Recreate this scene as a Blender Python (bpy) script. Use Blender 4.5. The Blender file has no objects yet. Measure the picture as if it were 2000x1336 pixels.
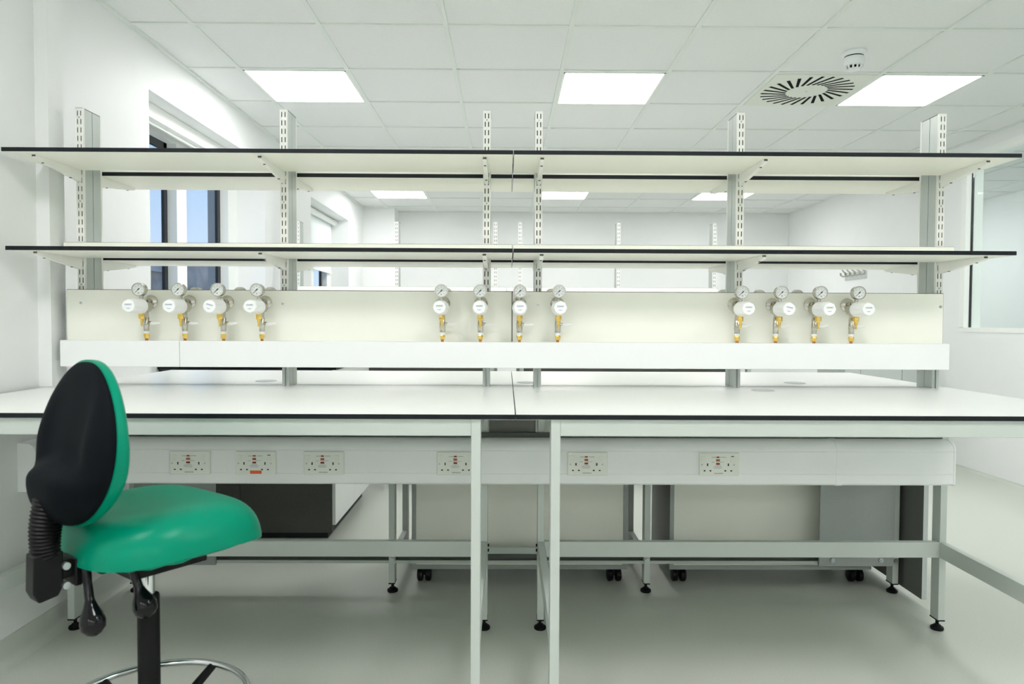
import bpy, math, random
from mathutils import Vector, Matrix
random.seed(7)
S = bpy.context.scene
COL = S.collection
PI = math.pi

# ------------------------------------------------------------------ camera
H, FPX, PITCH, YAW, ROLL = 1.14482, 1388.88, -0.0307, 0.008, 0.00453
cam_d = bpy.data.cameras.new('camera')
cam_d.sensor_width = 36.0
cam_d.lens = FPX / 2000.0 * 36.0
cam_d.clip_start = 0.05
cam_d.clip_end = 300
cam_d.dof.use_dof = True
cam_d.dof.focus_distance = 3.0
cam_d.dof.aperture_fstop = 4.5
cam = bpy.data.objects.new('camera', cam_d)
COL.objects.link(cam)
cam.matrix_world = (Matrix.Translation((0, 0, H)) @ Matrix.Rotation(-YAW, 4, 'Z')
                    @ Matrix.Rotation(PI / 2 + PITCH, 4, 'X') @ Matrix.Rotation(ROLL, 4, 'Z'))
S.camera = cam

# ------------------------------------------------------------------ view / world
S.view_settings.view_transform = 'Standard'
S.view_settings.look = 'None'
S.view_settings.gamma = 1.0
S.view_settings.use_curve_mapping = False
S.view_settings.exposure = 1.40
S.cycles.max_bounces = 12
S.cycles.diffuse_bounces = 8
S.cycles.use_denoising = True

PANEL_EMIT = 7.5
world = bpy.data.worlds.new('sky_world')
S.world = world
world.use_nodes = True
wt = world.node_tree
wt.nodes.clear()
wo = wt.nodes.new('ShaderNodeOutputWorld')
bg = wt.nodes.new('ShaderNodeBackground')
tc = wt.nodes.new('ShaderNodeTexCoord')
sep = wt.nodes.new('ShaderNodeSeparateXYZ')
rmp = wt.nodes.new('ShaderNodeValToRGB')
rmp.color_ramp.elements[0].position = 0.0
rmp.color_ramp.elements[0].color = (0.62, 0.70, 0.80, 1)
rmp.color_ramp.elements[1].position = 0.35
rmp.color_ramp.elements[1].color = (0.22, 0.40, 0.68, 1)
wt.links.new(tc.outputs['Generated'], sep.inputs[0])
wt.links.new(sep.outputs['Z'], rmp.inputs[0])
wt.links.new(rmp.outputs[0], bg.inputs[0])
bg.inputs[1].default_value = 0.58
wt.links.new(bg.outputs[0], wo.inputs[0])


# ------------------------------------------------------------------ materials
def mat(name, col, rough=0.5, metal=0.0, spec=0.5, noise=0.0, nscale=40.0, bump=0.0, coat=0.0):
    m = bpy.data.materials.new(name)
    m.use_nodes = True
    nt = m.node_tree
    b = nt.nodes['Principled BSDF']
    b.inputs['Base Color'].default_value = (*col, 1)
    b.inputs['Roughness'].default_value = rough
    b.inputs['Metallic'].default_value = metal
    b.inputs['Specular IOR Level'].default_value = spec
    b.inputs['Coat Weight'].default_value = coat
    if noise or bump:
        t = nt.nodes.new('ShaderNodeTexCoord')
        n = nt.nodes.new('ShaderNodeTexNoise')
        n.inputs['Scale'].default_value = nscale
        n.inputs['Detail'].default_value = 3
        nt.links.new(t.outputs['Object'], n.inputs['Vector'])
        if noise:
            r = nt.nodes.new('ShaderNodeValToRGB')
            r.color_ramp.elements[0].position = 0.3
            r.color_ramp.elements[1].position = 0.7
            r.color_ramp.elements[0].color = (*[c * (1 - noise) for c in col], 1)
            r.color_ramp.elements[1].color = (*[min(1, c * (1 + noise)) for c in col], 1)
            nt.links.new(n.outputs['Fac'], r.inputs[0])
            nt.links.new(r.outputs[0], b.inputs['Base Color'])
        if bump:
            bp = nt.nodes.new('ShaderNodeBump')
            bp.inputs['Strength'].default_value = bump
            bp.inputs['Distance'].default_value = 0.002
            nt.links.new(n.outputs['Fac'], bp.inputs['Height'])
            nt.links.new(bp.outputs[0], b.inputs['Normal'])
    return m


def emit(name, col, strength):
    m = bpy.data.materials.new(name)
    m.use_nodes = True
    nt = m.node_tree
    nt.nodes.clear()
    o = nt.nodes.new('ShaderNodeOutputMaterial')
    e = nt.nodes.new('ShaderNodeEmission')
    e.inputs[0].default_value = (*col, 1)
    e.inputs[1].default_value = strength
    nt.links.new(e.outputs[0], o.inputs[0])
    return m


def glass(name, tint, refl=0.06):
    m = bpy.data.materials.new(name)
    m.use_nodes = True
    nt = m.node_tree
    nt.nodes.clear()
    o = nt.nodes.new('ShaderNodeOutputMaterial')
    mix = nt.nodes.new('ShaderNodeMixShader')
    mix.inputs[0].default_value = refl
    tr = nt.nodes.new('ShaderNodeBsdfTransparent')
    tr.inputs[0].default_value = (*tint, 1)
    gl = nt.nodes.new('ShaderNodeBsdfGlossy')
    gl.inputs['Roughness'].default_value = 0.02
    nt.links.new(tr.outputs[0], mix.inputs[1])
    nt.links.new(gl.outputs[0], mix.inputs[2])
    nt.links.new(mix.outputs[0], o.inputs[0])
    return m


M = dict(
    wall=mat('wall_paint', (.825, .84, .84), .55, noise=.008, nscale=6, bump=.03),
    tile=mat('ceiling_tile', (.795, .81, .805), .8, noise=.012, nscale=60, bump=.05),
    tbar=mat('ceiling_bar', (.75, .785, .755), .45),
    floor=mat('vinyl_floor', (.555, .58, .525), .38, noise=.035, nscale=160, bump=.02),
    skirt=mat('coved_vinyl', (.60, .63, .58), .4),
    cream=mat('cream_laminate', (.90, .905, .825), .42, noise=.006, nscale=12),
    top=mat('worktop_laminate', (.895, .905, .89), .28, noise=.006, nscale=12),
    core=mat('black_core', (.007, .010, .013), .45, spec=.25),
    frame=mat('grey_powder_coat', (.56, .605, .57), .42, noise=.006, nscale=30),
    alu=mat('anodised_aluminium', (.50, .545, .52), .38, metal=.25),
    slotdark=mat('slot_shade', (.045, .035, .03), .7, spec=.2),  # dark tone stands in for the shade behind the strip slots
    alu_d=mat('dark_groove', (.10, .11, .10), .6),
    strip=mat('white_steel', (.88, .89, .85), .35),
    pvc=mat('white_plastic', (.87, .89, .895), .32, noise=.004, nscale=20),
    seam=mat('seam_shadow_gap', (.45, .47, .47), .6),
    bolt=mat('zinc_bolt', (.55, .60, .62), .3, metal=.9),
    black=mat('black_plastic', (.004, .0045, .005), .45, spec=.22),
    gloss=mat('glossy_black', (.003, .0035, .005), .10, spec=.35),
    shell=mat('charcoal_shell', (.003, .0048, .007), .65, spec=.08, noise=.05, nscale=200, bump=.06),
    green=mat('green_vinyl', (.0, .26, .155), .30, spec=.16, noise=.02, nscale=20, bump=.05),
    chrome=mat('chrome', (.78, .80, .82), .09, metal=1.0),
    nickel=mat('nickel', (.56, .54, .48), .22, metal=1.0, noise=.05, nscale=80),
    brass=mat('brass', (.86, .60, .16), .25, metal=.9),
    copper=mat('copper', (.55, .22, .09), .35, metal=.9),
    ptfe=mat('white_tape', (.92, .93, .92), .5),
    knob=mat('white_knob', (.90, .92, .92), .28),
    dial=mat('dial_white', (.88, .90, .90), .5),
    blue=mat('logo_blue', (.02, .11, .38), .5),
    yellow=mat('logo_yellow', (.80, .70, .12), .5),
    navy=mat('logo_navy', (.02, .05, .20), .5),
    plate=mat('socket_plate', (.82, .84, .79), .35),
    rocker=mat('socket_rocker', (.80, .82, .77), .3),
    ink=mat('print_ink', (.10, .11, .11), .6),
    hole=mat('pin_hole', (.02, .02, .02), .7),
    brownred=mat('reset_button', (.24, .015, .012), .4),
    orange=mat('test_button', (.42, .12, .02), .4),
    sticker=mat('orange_sticker', (.82, .12, .03), .5),
    darkgrey=mat('charcoal_laminate', (.085, .086, .078), .55, spec=.3, noise=.05, nscale=90),
    midgrey=mat('grey_laminate', (.36, .39, .38), .5, noise=.02, nscale=60),
    pedside=mat('graphite_laminate', (.16, .163, .152), .55, spec=.3),
    lightgrey=mat('pale_grey_laminate', (.56, .60, .59), .45),
    white=mat('white_laminate', (.80, .82, .80), .4),
    vent=mat('vent_face', (.74, .765, .70), .5),
    ventblack=mat('vent_black', (.003, .0035, .004), .8, spec=.1),
    detector=mat('detector_plastic', (.84, .87, .88), .4),
    lamp=emit('lamp_diffuser', (1.0, .985, .972), PANEL_EMIT),
    upvc=mat('white_window_frame', (.86, .88, .85), .35),
    blackframe=mat('black_window_frame', (.012, .014, .016), .4),
    glass=glass('window_glass', (.88, .92, .95)),
    glass2=glass('partition_glass', (.95, .985, .98)),
    blind=mat('blind_fabric', (.72, .77, .78), .8),
    brick=mat('distant_brick', (.46, .40, .37), .9, noise=.35, nscale=1.2),
    rooftop=mat('distant_render', (.50, .47, .45), .9, noise=.2, nscale=.7),
    ground=mat('tarmac', (.14, .15, .16), .9),
)


# ------------------------------------------------------------------ mesh builder
class MB:
    def __init__(s):
        s.v, s.f, s.m = [], [], []

    def add(s, vs, fs, mi=0):
        o = len(s.v)
        s.v += [tuple(p) for p in vs]
        for f in fs:
            s.f.append([i + o for i in f])
            s.m.append(mi)
        return s

    def box(s, a, b, mi=0, axis=None, ei=1):
        """box a..b; with axis given, the faces across that axis take mi and the rest ei"""
        x0, y0, z0 = (min(a[i], b[i]) for i in range(3))
        x1, y1, z1 = (max(a[i], b[i]) for i in range(3))
        v = [(x0, y0, z0), (x1, y0, z0), (x1, y1, z0), (x0, y1, z0),
             (x0, y0, z1), (x1, y0, z1), (x1, y1, z1), (x0, y1, z1)]
        fs = [((0, 3, 2, 1), 2), ((4, 5, 6, 7), 2), ((0, 1, 5, 4), 1), ((2, 3, 7, 6), 1),
              ((1, 2, 6, 5), 0), ((3, 0, 4, 7), 0)]
        o = len(s.v)
        s.v += v
        for f, ax in fs:
            s.f.append([i + o for i in f])
            s.m.append(mi if axis is None or ax == axis else ei)
        return s

    def prism(s, poly, axis, lo, hi, mi=0, ei=None):
        """2-D polygon extruded along axis (0,1,2) from lo to hi; ei: material of the end caps"""
        n = len(poly)

        def p3(p, t):
            if axis == 0: return (t, p[0], p[1])
            if axis == 1: return (p[0], t, p[1])
            return (p[0], p[1], t)
        area = sum(poly[i][0] * poly[(i + 1) % n][1] - poly[(i + 1) % n][0] * poly[i][1] for i in range(n))
        if (area < 0) != (axis == 1): poly = poly[::-1]
        o = len(s.v)
        s.v += [p3(p, lo) for p in poly] + [p3(p, hi) for p in poly]
        ci = mi if ei is None else ei
        s.f.append([o + i for i in range(n)][::-1]); s.m.append(ci)
        s.f.append([o + n + i for i in range(n)]); s.m.append(ci)
        for i in range(n):
            j = (i + 1) % n
            s.f.append([o + i, o + j, o + n + j, o + n + i]); s.m.append(mi)
        return s

    def lathe(s, prof, origin=(0, 0, 0), axis=(0, 0, 1), n=24, mi=0):
        """profile [(r, t)] revolved about axis through origin"""
        ax = Vector(axis).normalized()
        u = ax.orthogonal().normalized()
        w = ax.cross(u)
        O = Vector(origin)
        o = len(s.v)
        for r, t in prof:
            for k in range(n):
                a = 2 * PI * k / n
                s.v.append(tuple(O + ax * t + (u * math.cos(a) + w * math.sin(a)) * r))
        for i in range(len(prof) - 1):
            for k in range(n):
                j = (k + 1) % n
                s.f.append([o + i * n + k, o + i * n + j, o + (i + 1) * n + j, o + (i + 1) * n + k]); s.m.append(mi)
        if prof[0][0] > 1e-6:
            s.f.append([o + k for k in range(n)][::-1]); s.m.append(mi)
        if prof[-1][0] > 1e-6:
            s.f.append([o + (len(prof) - 1) * n + k for k in range(n)]); s.m.append(mi)
        return s

    def cyl(s, a, b, r, r2=None, n=20, mi=0):
        a, b = Vector(a), Vector(b)
        L = (b - a).length
        return s.lathe([(r, 0), (r if r2 is None else r2, L)], a, b - a, n, mi)

    def tube(s, pts, r, n=12, closed=False, mi=0):
        P = [Vector(p) for p in pts]
        N = len(P)
        o = len(s.v)
        prev = None
        for i in range(N):
            a = P[(i - 1) % N] if (closed or i > 0) else P[i]
            b = P[(i + 1) % N] if (closed or i < N - 1) else P[i]
            d = (b - a).normalized()
            if prev is None: u = d.orthogonal().normalized()
            else: u = (prev - d * prev.dot(d)).normalized()
            prev = u
            w = d.cross(u)
            rr = r[i] if isinstance(r, (list, tuple)) else r
            for k in range(n):
                t = 2 * PI * k / n
                s.v.append(tuple(P[i] + (u * math.cos(t) + w * math.sin(t)) * rr))
        for i in range(N if closed else N - 1):
            i2 = (i + 1) % N
            for k in range(n):
                j = (k + 1) % n
                s.f.append([o + i * n + k, o + i * n + j, o + i2 * n + j, o + i2 * n + k]); s.m.append(mi)
        if not closed:
            s.f.append([o + k for k in range(n)][::-1]); s.m.append(mi)
            s.f.append([o + (N - 1) * n + k for k in range(n)]); s.m.append(mi)
        return s

    def disk_solid(s, outline, front, back, rings=16, seg=56, place=None, mi=0):
        """closed pillow: polar grid inside an outline, two height functions of (a,b,r)"""
        o = len(s.v)
        rs = [math.sin(PI / 2 * (i + 1) / rings) for i in range(rings)]
        for side, fn in ((0, front), (1, back)):
            s.v.append(place(0, 0, fn(0, 0, 0)))
            for r in rs:
                for k in range(seg):
                    a, b = outline(2 * PI * k / seg)
                    s.v.append(place(a * r, b * r, fn(a * r, b * r, r)))
        blk = 1 + rings * seg
        for side in (0, 1):
            q = o + side * blk
            for k in range(seg):
                j = (k + 1) % seg
                f = [q, q + 1 + k, q + 1 + j]
                s.f.append(f if side == 0 else f[::-1]); s.m.append(mi)
            for i in range(rings - 1):
                for k in range(seg):
                    j = (k + 1) % seg
                    f = [q + 1 + i * seg + k, q + 1 + (i + 1) * seg + k, q + 1 + (i + 1) * seg + j, q + 1 + i * seg + j]
                    s.f.append(f if side == 0 else f[::-1]); s.m.append(mi)
        e0, e1 = o + 1 + (rings - 1) * seg, o + blk + 1 + (rings - 1) * seg
        for k in range(seg):
            j = (k + 1) % seg
            s.f.append([e0 + k, e1 + k, e1 + j, e0 + j]); s.m.append(mi)
        return s


def root_loc(o):
    while o.parent is not None: o = o.parent
    return Vector(o.location)


def obj(name, mb, mats, parent=None, local=False, bevel=0.0, segs=2, flat=False, bmat=-1):
    me = bpy.data.meshes.new(name)
    if parent is not None and not local: off = root_loc(parent)
    elif parent is None and not local:
        xs = [p[0] for p in mb.v]; ys = [p[1] for p in mb.v]; zs = [p[2] for p in mb.v]
        off = Vector(((min(xs) + max(xs)) / 2, (min(ys) + max(ys)) / 2, min(zs)))
    else: off = Vector((0, 0, 0))
    me.from_pydata([(p[0] - off.x, p[1] - off.y, p[2] - off.z) for p in mb.v], [], mb.f)
    for m in (mats if isinstance(mats, (list, tuple)) else [mats]): me.materials.append(M[m])
    for p, i in zip(me.polygons, mb.m): p.material_index = i
    if not flat:
        me.shade_smooth()
        me.set_sharp_from_angle(angle=math.radians(38))
    me.validate()
    o = bpy.data.objects.new(name, me)
    COL.objects.link(o)
    if parent is not None: o.parent = parent
    elif not local: o.location = off
    if bevel:
        b = o.modifiers.new('bevel', 'BEVEL')
        b.width = bevel; b.segments = segs; b.limit_method = 'ANGLE'; b.angle_limit = math.radians(40)
        b.harden_normals = True
        b.material = bmat
    return o


def tag(o, label, cat, group=None):
    o['label'] = label; o['category'] = cat
    if group: o['group'] = group
    return o


def thing(name, label, cat, loc=(0, 0, 0), rotz=0.0, group=None):
    o = bpy.data.objects.new(name, None)
    o.empty_display_size = .05
    COL.objects.link(o)
    o.location = loc
    o.rotation_euler = (0, 0, rotz)
    return tag(o, label, cat, group)


def struct(name, mb, mats, parent=None, bevel=0.0):
    o = obj(name, mb, mats, parent, bevel=bevel)
    o['kind'] = 'structure'
    return o


def dup(src, label=None, group=None):
    def rec(o, parent):
        c = o.copy()
        COL.objects.link(c)
        if parent is not None: c.parent = parent
        for ch in list(o.children): rec(ch, c)
        return c
    r = rec(src, None)
    if label: r['label'] = label
    if group: r['group'] = group
    return r


# ================================================================== THE ROOM
CEIL = 2.537
X_FAR_L, X_NEAR_L, X_R, X_FAR_R = -1.80, -1.65, 3.58, 3.66
Y_B, Y_FRONT = 9.25, -3.60
W1 = (3.62, 5.33, .95, 2.295)
W2 = (6.58, 8.14, .95, 2.27)

fl = MB().box((-2.3, Y_FRONT - .2, -.1), (5.6, Y_B + .2, 0))
struct('floor', fl, 'floor')

# left wall: nearer part, its rib, and the recessed far part pierced by two windows
wl = MB()
wl.box((-2.25, Y_FRONT, 0), (X_NEAR_L, 2.52, CEIL + .1))
wl.box((-2.25, 2.52, .905), (-1.604, 2.605, CEIL + .1))
wl.box((-2.25, 2.52, 0), (X_NEAR_L, 3.68, .86))
def wall_with_openings(mb, x0, x1, y0, y1, wins):
    y = y0
    for (a, b, z0, z1) in wins:
        mb.box((x0, y, 0), (x1, a, CEIL + .1))
        mb.box((x0, a, 0), (x1, b, z0))
        mb.box((x0, a, z1), (x1, b, CEIL + .1))
        y = b
    mb.box((x0, y, 0), (x1, y1, CEIL + .1))
wall_with_openings(wl, -2.12, X_FAR_L, 2.605, Y_B, [W1, W2])
struct('wall_left', wl, 'wall')

wb = MB().box((-2.2, Y_B, 0), (5.6, Y_B + .15, CEIL + .1)).box((X_FAR_L - .02, 8.93, 0), (-1.40, Y_B, CEIL + .1))
struct('wall_back', wb, 'wall')
struct('wall_front', MB().box((-2.2, Y_FRONT - .15, 0), (5.6, Y_FRONT, CEIL + .1)), 'wall')

# right wall with the long glazed partition
G3 = (-2.6, 5.54, 1.10, 2.40)
wr = MB()
wall_with_openings(wr, X_R, X_R + .12, Y_FRONT, 7.05, [G3])
wr.box((X_FAR_R, 7.05, 0), (X_R + .12 + .08, Y_B, CEIL + .1))
struct('wall_right', wr, 'wall')
wc = MB().box((5.45, Y_FRONT, 0), (5.6, Y_B, CEIL + .1))
struct('wall_corridor', wc, 'wall')

# ceiling: tiles, exposed bars
GX, GY = -1.495, 3.4245
ce = MB().box((-2.3, Y_FRONT - .2, CEIL + .008), (5.6, Y_B + .2, CEIL + .12))
ceiling = struct('ceiling', ce, 'tile')
gb = MB()
for k in range(-1, 13):
    x = GX + .6 * k
    if x < -1.85: continue
    gb.box((x - .012, Y_FRONT, CEIL), (x + .012, Y_B, CEIL + .009))
for k in range(-12, 11):
    y = GY + .6 * k
    if y > Y_B: continue
    gb.box((-1.85, y - .012, CEIL + .0012), (5.45, y + .012, CEIL + .009))
gb.box((X_FAR_L, 2.6, CEIL - .004), (X_FAR_L + .022, Y_B, CEIL + .009))
gb.box((X_R - .022, Y_FRONT, CEIL - .004), (X_R, 7.05, CEIL + .009))
gb.box((X_FAR_L, Y_B - .022, CEIL - .004), (X_FAR_R, Y_B, CEIL + .009))
obj('grid_bars', gb, 'tbar', ceiling)

# skirtings (coved vinyl)
def cove(x_wall, sgn, y0, y1, h=.09, r=.03):
    pts = [(x_wall, 0), (x_wall, h), (x_wall + sgn * .004, h)]
    for i in range(7):
        a = PI / 2 * i / 6
        pts.append((x_wall + sgn * (.004 + r * (1 - math.cos(a))), r * (1 - math.sin(a))))
    return MB().prism(pts, 1, y0, y1)
struct('baseboard_left', cove(X_NEAR_L, 1, Y_FRONT, 3.68), 'skirt')
struct('baseboard_right', cove(X_R, -1, Y_FRONT, 7.05, .02, .018), 'skirt')

# --- windows in the left wall
def window(name, W, mull, blackspans, glassx=-2.072):
    y0, y1, z0, z1 = W
    f = MB()
    xa, xb = -2.063, -2.005
    t = .06
    f.box((xa, y0, z0), (xb, y1, z0 + t)).box((xa, y0, z1 - .09), (xb, y1, z1))
    f.box((xa, y0, z0 + t), (xb, y0 + t, z1 - .09)).box((xa, y1 - .17, z0 + t), (xb, y1, z1 - .09))
    for a, b in mull: f.box((xa, a, z0 + t), (xb, b, z1 - .09))
    root = struct(name, f, 'upvc')
    k = MB()
    for a, b in blackspans:
        za, zb = z0 + t, z1 - .09
        for p, q in (((a, za), (a + .045, zb)), ((b - .045, za), (b, zb)), ((a, za), (b, za + .045)), ((a, zb - .045), (b, zb))):
            k.box((-2.083, p[0], p[1]), (-2.064, q[0], q[1]))
    obj('sash_frame', k, 'blackframe', root)
    g = MB().box((glassx - .004, y0 + .02, z0 + .03), (glassx, y1 - .02, z1 - .03))
    obj('pane', g, 'glass', root)
    return root
window('window_1', W1, [(4.36, 4.49)], [(3.68, 4.37), (4.48, 5.16)])
window('window_2', W2, [(7.30, 7.42)], [(6.64, 7.31), (7.41, 7.97)])
sill = MB().box((-2.03, W1[0], W1[2] - .02), (-1.77, W1[1], W1[2] + .004)).box((-2.03, W2[0], W2[2] - .02), (-1.77, W2[1], W2[2] + .004))
struct('trim_1', sill, 'upvc')

# roller blinds
b1 = thing('roller_blind', 'white roller blind rolled up at the head of the nearer window', 'blind', (-1.93, 4.47, 2.20))
obj('head_box', MB().box((-1.975, W1[0] + .01, 2.215), (-1.895, W1[1] - .01, 2.294)), 'upvc', b1, bevel=.004)
obj('bottom_bar', MB().box((-1.94, W1[0] + .03, 2.196), (-1.925, W1[1] - .03, 2.215)), 'upvc', b1)
b2 = thing('roller_blind', 'white roller blind half lowered in the window nearest the back wall', 'blind', (-1.96, 7.36, 1.68))
obj('roller_tube', MB().cyl((-1.955, W2[0] + .02, 2.235), (-1.955, W2[1] - .02, 2.235), .03), 'upvc', b2)
obj('fabric', MB().box((-1.990, W2[0] + .05, 1.68), (-1.988, W2[1] - .05, 2.235)), 'blind', b2)
obj('bottom_bar', MB().box((-1.996, W2[0] + .05, 1.66), (-1.982, W2[1] - .05, 1.685)), 'upvc', b2)
obj('end_bracket', MB().box((-2.01, W2[1] - .02, 2.195), (-1.92, W2[1] - .004, 2.27)), 'pvc', b2)

# --- glazed partition in the right wall
y0, y1, z0, z1 = G3
f = MB()
f.box((X_R - .006, y0 - .05, z0 - .03), (X_R + .126, y1 + .055, z0 + .004)).box((X_R - .006, y0 - .05, z1 - .004), (X_R + .126, y1 + .055, z1 + .05))
f.box((X_R - .006, y1 - .004, z0), (X_R + .126, y1 + .055, z1)).box((X_R - .006, y0 - .05, z0), (X_R + .126, y0 + .004, z1))
w3 = struct('window_3', f, 'upvc')
obj('gasket', MB().box((X_R + .034, y1 - .010, z0 + .004), (X_R + .052, y1 - .0045, z1 - .004)), 'blackframe', w3)
obj('pane', MB().box((X_R + .04, y0, z0), (X_R + .05, y1 - .0105, z1)), 'glass2', w3)

# --- outside the left windows
nb = thing('neighbouring_building', 'dark low building seen through the nearer window', 'building', (-17.5, 31, 0))
obj('facade', MB().box((-22, 20, 0), (-14, 30, 3.0)).box((-22, 30, 0), (-13, 46, 3.6)), 'brick', nb)
obj('roof', MB().box((-22.2, 19.8, 3.0), (-13.8, 30, 3.12)).box((-22.2, 30, 3.6), (-12.8, 46.2, 3.75)), 'rooftop', nb)
struct('trim_2', MB().box((-60, -10, -.3), (-2.3, 80, -.11)), 'ground')
struct('trim_3', MB().box((-2.32, 5.56, .6), (-2.14, 5.8, 2.6)), 'rooftop')


# ================================================================== CEILING FITTINGS
def ceiling_light(ci, ri, label, group=None):
    x = GX + .6 * ci + .012; y = GY + .6 * ri + .012
    w = .576
    t = thing('ceiling_light', label, 'ceiling light', (x + w / 2, y + w / 2, CEIL - .002), 0, 'square ceiling light panels')
    fr = MB()
    for a, b in (((0, 0), (w, .010)), ((0, w - .010), (w, w)), ((0, 0), (.010, w)), ((w - .010, 0), (w, w))):
        fr.box((x + a[0], y + a[1], CEIL - .002), (x + b[0], y + b[1], CEIL + .0079))
    obj('frame', fr, 'upvc', t)
    obj('diffuser', MB().box((x + .010, y + .010, CEIL + .001), (x + w - .010, y + w - .010, CEIL + .0078)), 'lamp', t)
    return t
ceiling_light(0, 1, 'lit square panel light above the left shelves, nearest the left window wall')
ceiling_light(3, 1, 'lit square panel light above the right shelves, in the middle of the nearer row')
ceiling_light(6, 1, 'lit square panel light right beside the round slotted air vent')
ceiling_light(0, 7, 'lit square panel light far back by the left wall, seen between the shelves')
ceiling_light(3, 7, 'lit square panel light far back in the middle, seen between the shelves')
ceiling_light(6, 7, 'lit square panel light far back, partly hidden by an upright on the right')
for ci in (0, 3, 6):
    ceiling_light(ci, -5, 'lit square panel light overhead in the row above the camera')
    ceiling_light(ci, -11, 'lit square panel light in the row behind the camera')
for ri in (-5, 1, 7):
    ceiling_light(9, ri, 'lit square panel light in the corridor beyond the glass partition')

# swirl air vent
vx, vy = GX + .6 * 5.5, GY + .6 * 1.5
vt = thing('air_vent', 'square ceiling air vent with a ring of slanted black slots', 'vent', (vx, vy, CEIL - .004))
obj('face_plate', MB().box((vx - .287, vy - .287, CEIL - .004), (vx + .287, vy + .287, CEIL + .0079)), 'vent', vt, bevel=.002)
vs = MB()
NB = 26
for k in range(NB):
    a = 2 * PI * k / NB
    ca, sa = math.cos(a), math.sin(a)
    r0, r1, hw, sk = .118, .262, .0098, .55
    # slot from the inner ring, swept tangentially
    p0 = Vector((r0 * ca, r0 * sa)); d = Vector((ca * math.cos(sk) - sa * math.sin(sk), sa * math.cos(sk) + ca * math.sin(sk)))
    L = .155
    p1 = p0 + d * L
    nrm = Vector((-d.y, d.x)) * hw
    q = [p0 - nrm * .8, p1 - nrm, p1 + nrm, p0 + nrm * .8]
    vs.prism([(vx + p.x, vy + p.y) for p in q], 2, CEIL - .0046, CEIL - .002)
obj('slots', vs, 'ventblack', vt, flat=True)
obj('centre_screw', MB().cyl((vx, vy, CEIL - .006), (vx, vy, CEIL - .003), .006, n=12), 'bolt', vt)

# smoke detector
dx, dy = 1.80, 3.725
sd = thing('smoke_detector', 'white domed smoke detector on the ceiling beside the air vent', 'smoke detector', (dx, dy, CEIL - .085))
obj('base', MB().lathe([(.056, 0), (.060, .004), (.060, .012), (.052, .020), (.048, .024)], (dx, dy, CEIL + .008), (0, 0, -1), 32), 'detector', sd)
obj('neck', MB().lathe([(.047, .0), (.047, .012)], (dx, dy, CEIL - .014), (0, 0, -1), 32), 'ventblack', sd)
obj('housing', MB().lathe([(.050, 0), (.0525, .006), (.050, .030), (.046, .040), (.042, .043)], (dx, dy, CEIL - .022), (0, 0, -1), 32), 'detector', sd)
cg = MB()
for k in range(12):
    a = 2 * PI * k / 12
    c, s_ = math.cos(a), math.sin(a)
    cg.tube([(dx + c * .0415, dy + s_ * .0415, CEIL - .062), (dx + c * .040, dy + s_ * .040, CEIL - .078), (dx + c * .030, dy + s_ * .030, CEIL - .083)], .0055, 8)
cg.lathe([(.034, 0), (.033, .004), (.02, .0065), (0, .0075)], (dx, dy, CEIL - .079), (0, 0, -1), 24)
obj('cage', cg, 'detector', sd)
obj('sensor', MB().cyl((dx, dy, CEIL - .062), (dx, dy, CEIL - .080), .030, n=24), 'ventblack', sd)

# coat hooks on the far right wall
hk = thing('coat_hook_rail', 'metal coat hook rail high on the far right wall', 'coat hooks', (3.655, 7.42, 1.585))
obj('backplate', MB().box((3.645, 7.16, 1.59), (3.66, 7.66, 1.665)), 'lightgrey', hk, bevel=.003)
for k in range(5):
    yy = 7.22 + .1 * k
    obj('hook', MB().tube([(3.648, yy, 1.64), (3.61, yy, 1.625), (3.585, yy, 1.64), (3.582, yy, 1.665)], .0085, 8).tube([(3.648, yy, 1.655), (3.615, yy, 1.68), (3.60, yy, 1.70)], .0075, 8), 'nickel', hk)


# ================================================================== BENCH ISLANDS
JX = .025                     # joint between left and right halves
XL, XR = -1.632, 1.655
YF, YM, YR = 1.836, 2.660, 3.405   # near edge, seam between the two sides, far edge
ZT, TH = .900, .0135


def notch_board(mb, x0, x1, y0, y1, z0, z1, nx=None, ny=None):
    """horizontal laminate board with an optional notched far-left corner"""
    if nx is None:
        mb.box((x0, y0, z0), (x1, y1, z1), 0, 2, 1)
    else:
        poly = [(x0, y0), (x1, y0), (x1, y1), (nx, y1), (nx, ny), (x0, ny)]
        mb.prism(poly, 2, z0, z1, 1, 0)
    return mb


def make_worktop(label, x0, x1, y0, y1, group, notch=False, dz=0):
    mb = notch_board(MB(), x0, x1, y0, y1, ZT - TH, ZT, -1.602 if notch else None, 2.518)
    return tag(obj('worktop', mb, ['top', 'core'], bevel=.0007, segs=1), label, 'worktop', group)

make_worktop('white worktop with black edge behind the green chair', XL, JX - .001, YF, YM - .002, 'near island worktops', True)
make_worktop('white worktop with black edge on the near right bench, right of the joint line', JX + .001, XR, YF, YM - .002, 'near island worktops')
make_worktop('white worktop behind the uprights on the far left side of the near island', -1.60, JX - .001, YM + .002, YR, 'near island worktops')
make_worktop('white worktop behind the uprights on the far right side of the near island', JX + .001, XR, YM + .002, YR, 'near island worktops')


def foot_mb(x, y, ztop):
    return MB().lathe([(.021, 0), (.023, .004), (.022, .010), (.013, .016), (.010, .020)], (x, y, 0), (0, 0, 1), 20)\
        .cyl((x, y, .018), (x, y, ztop), .006, n=10)


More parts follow.
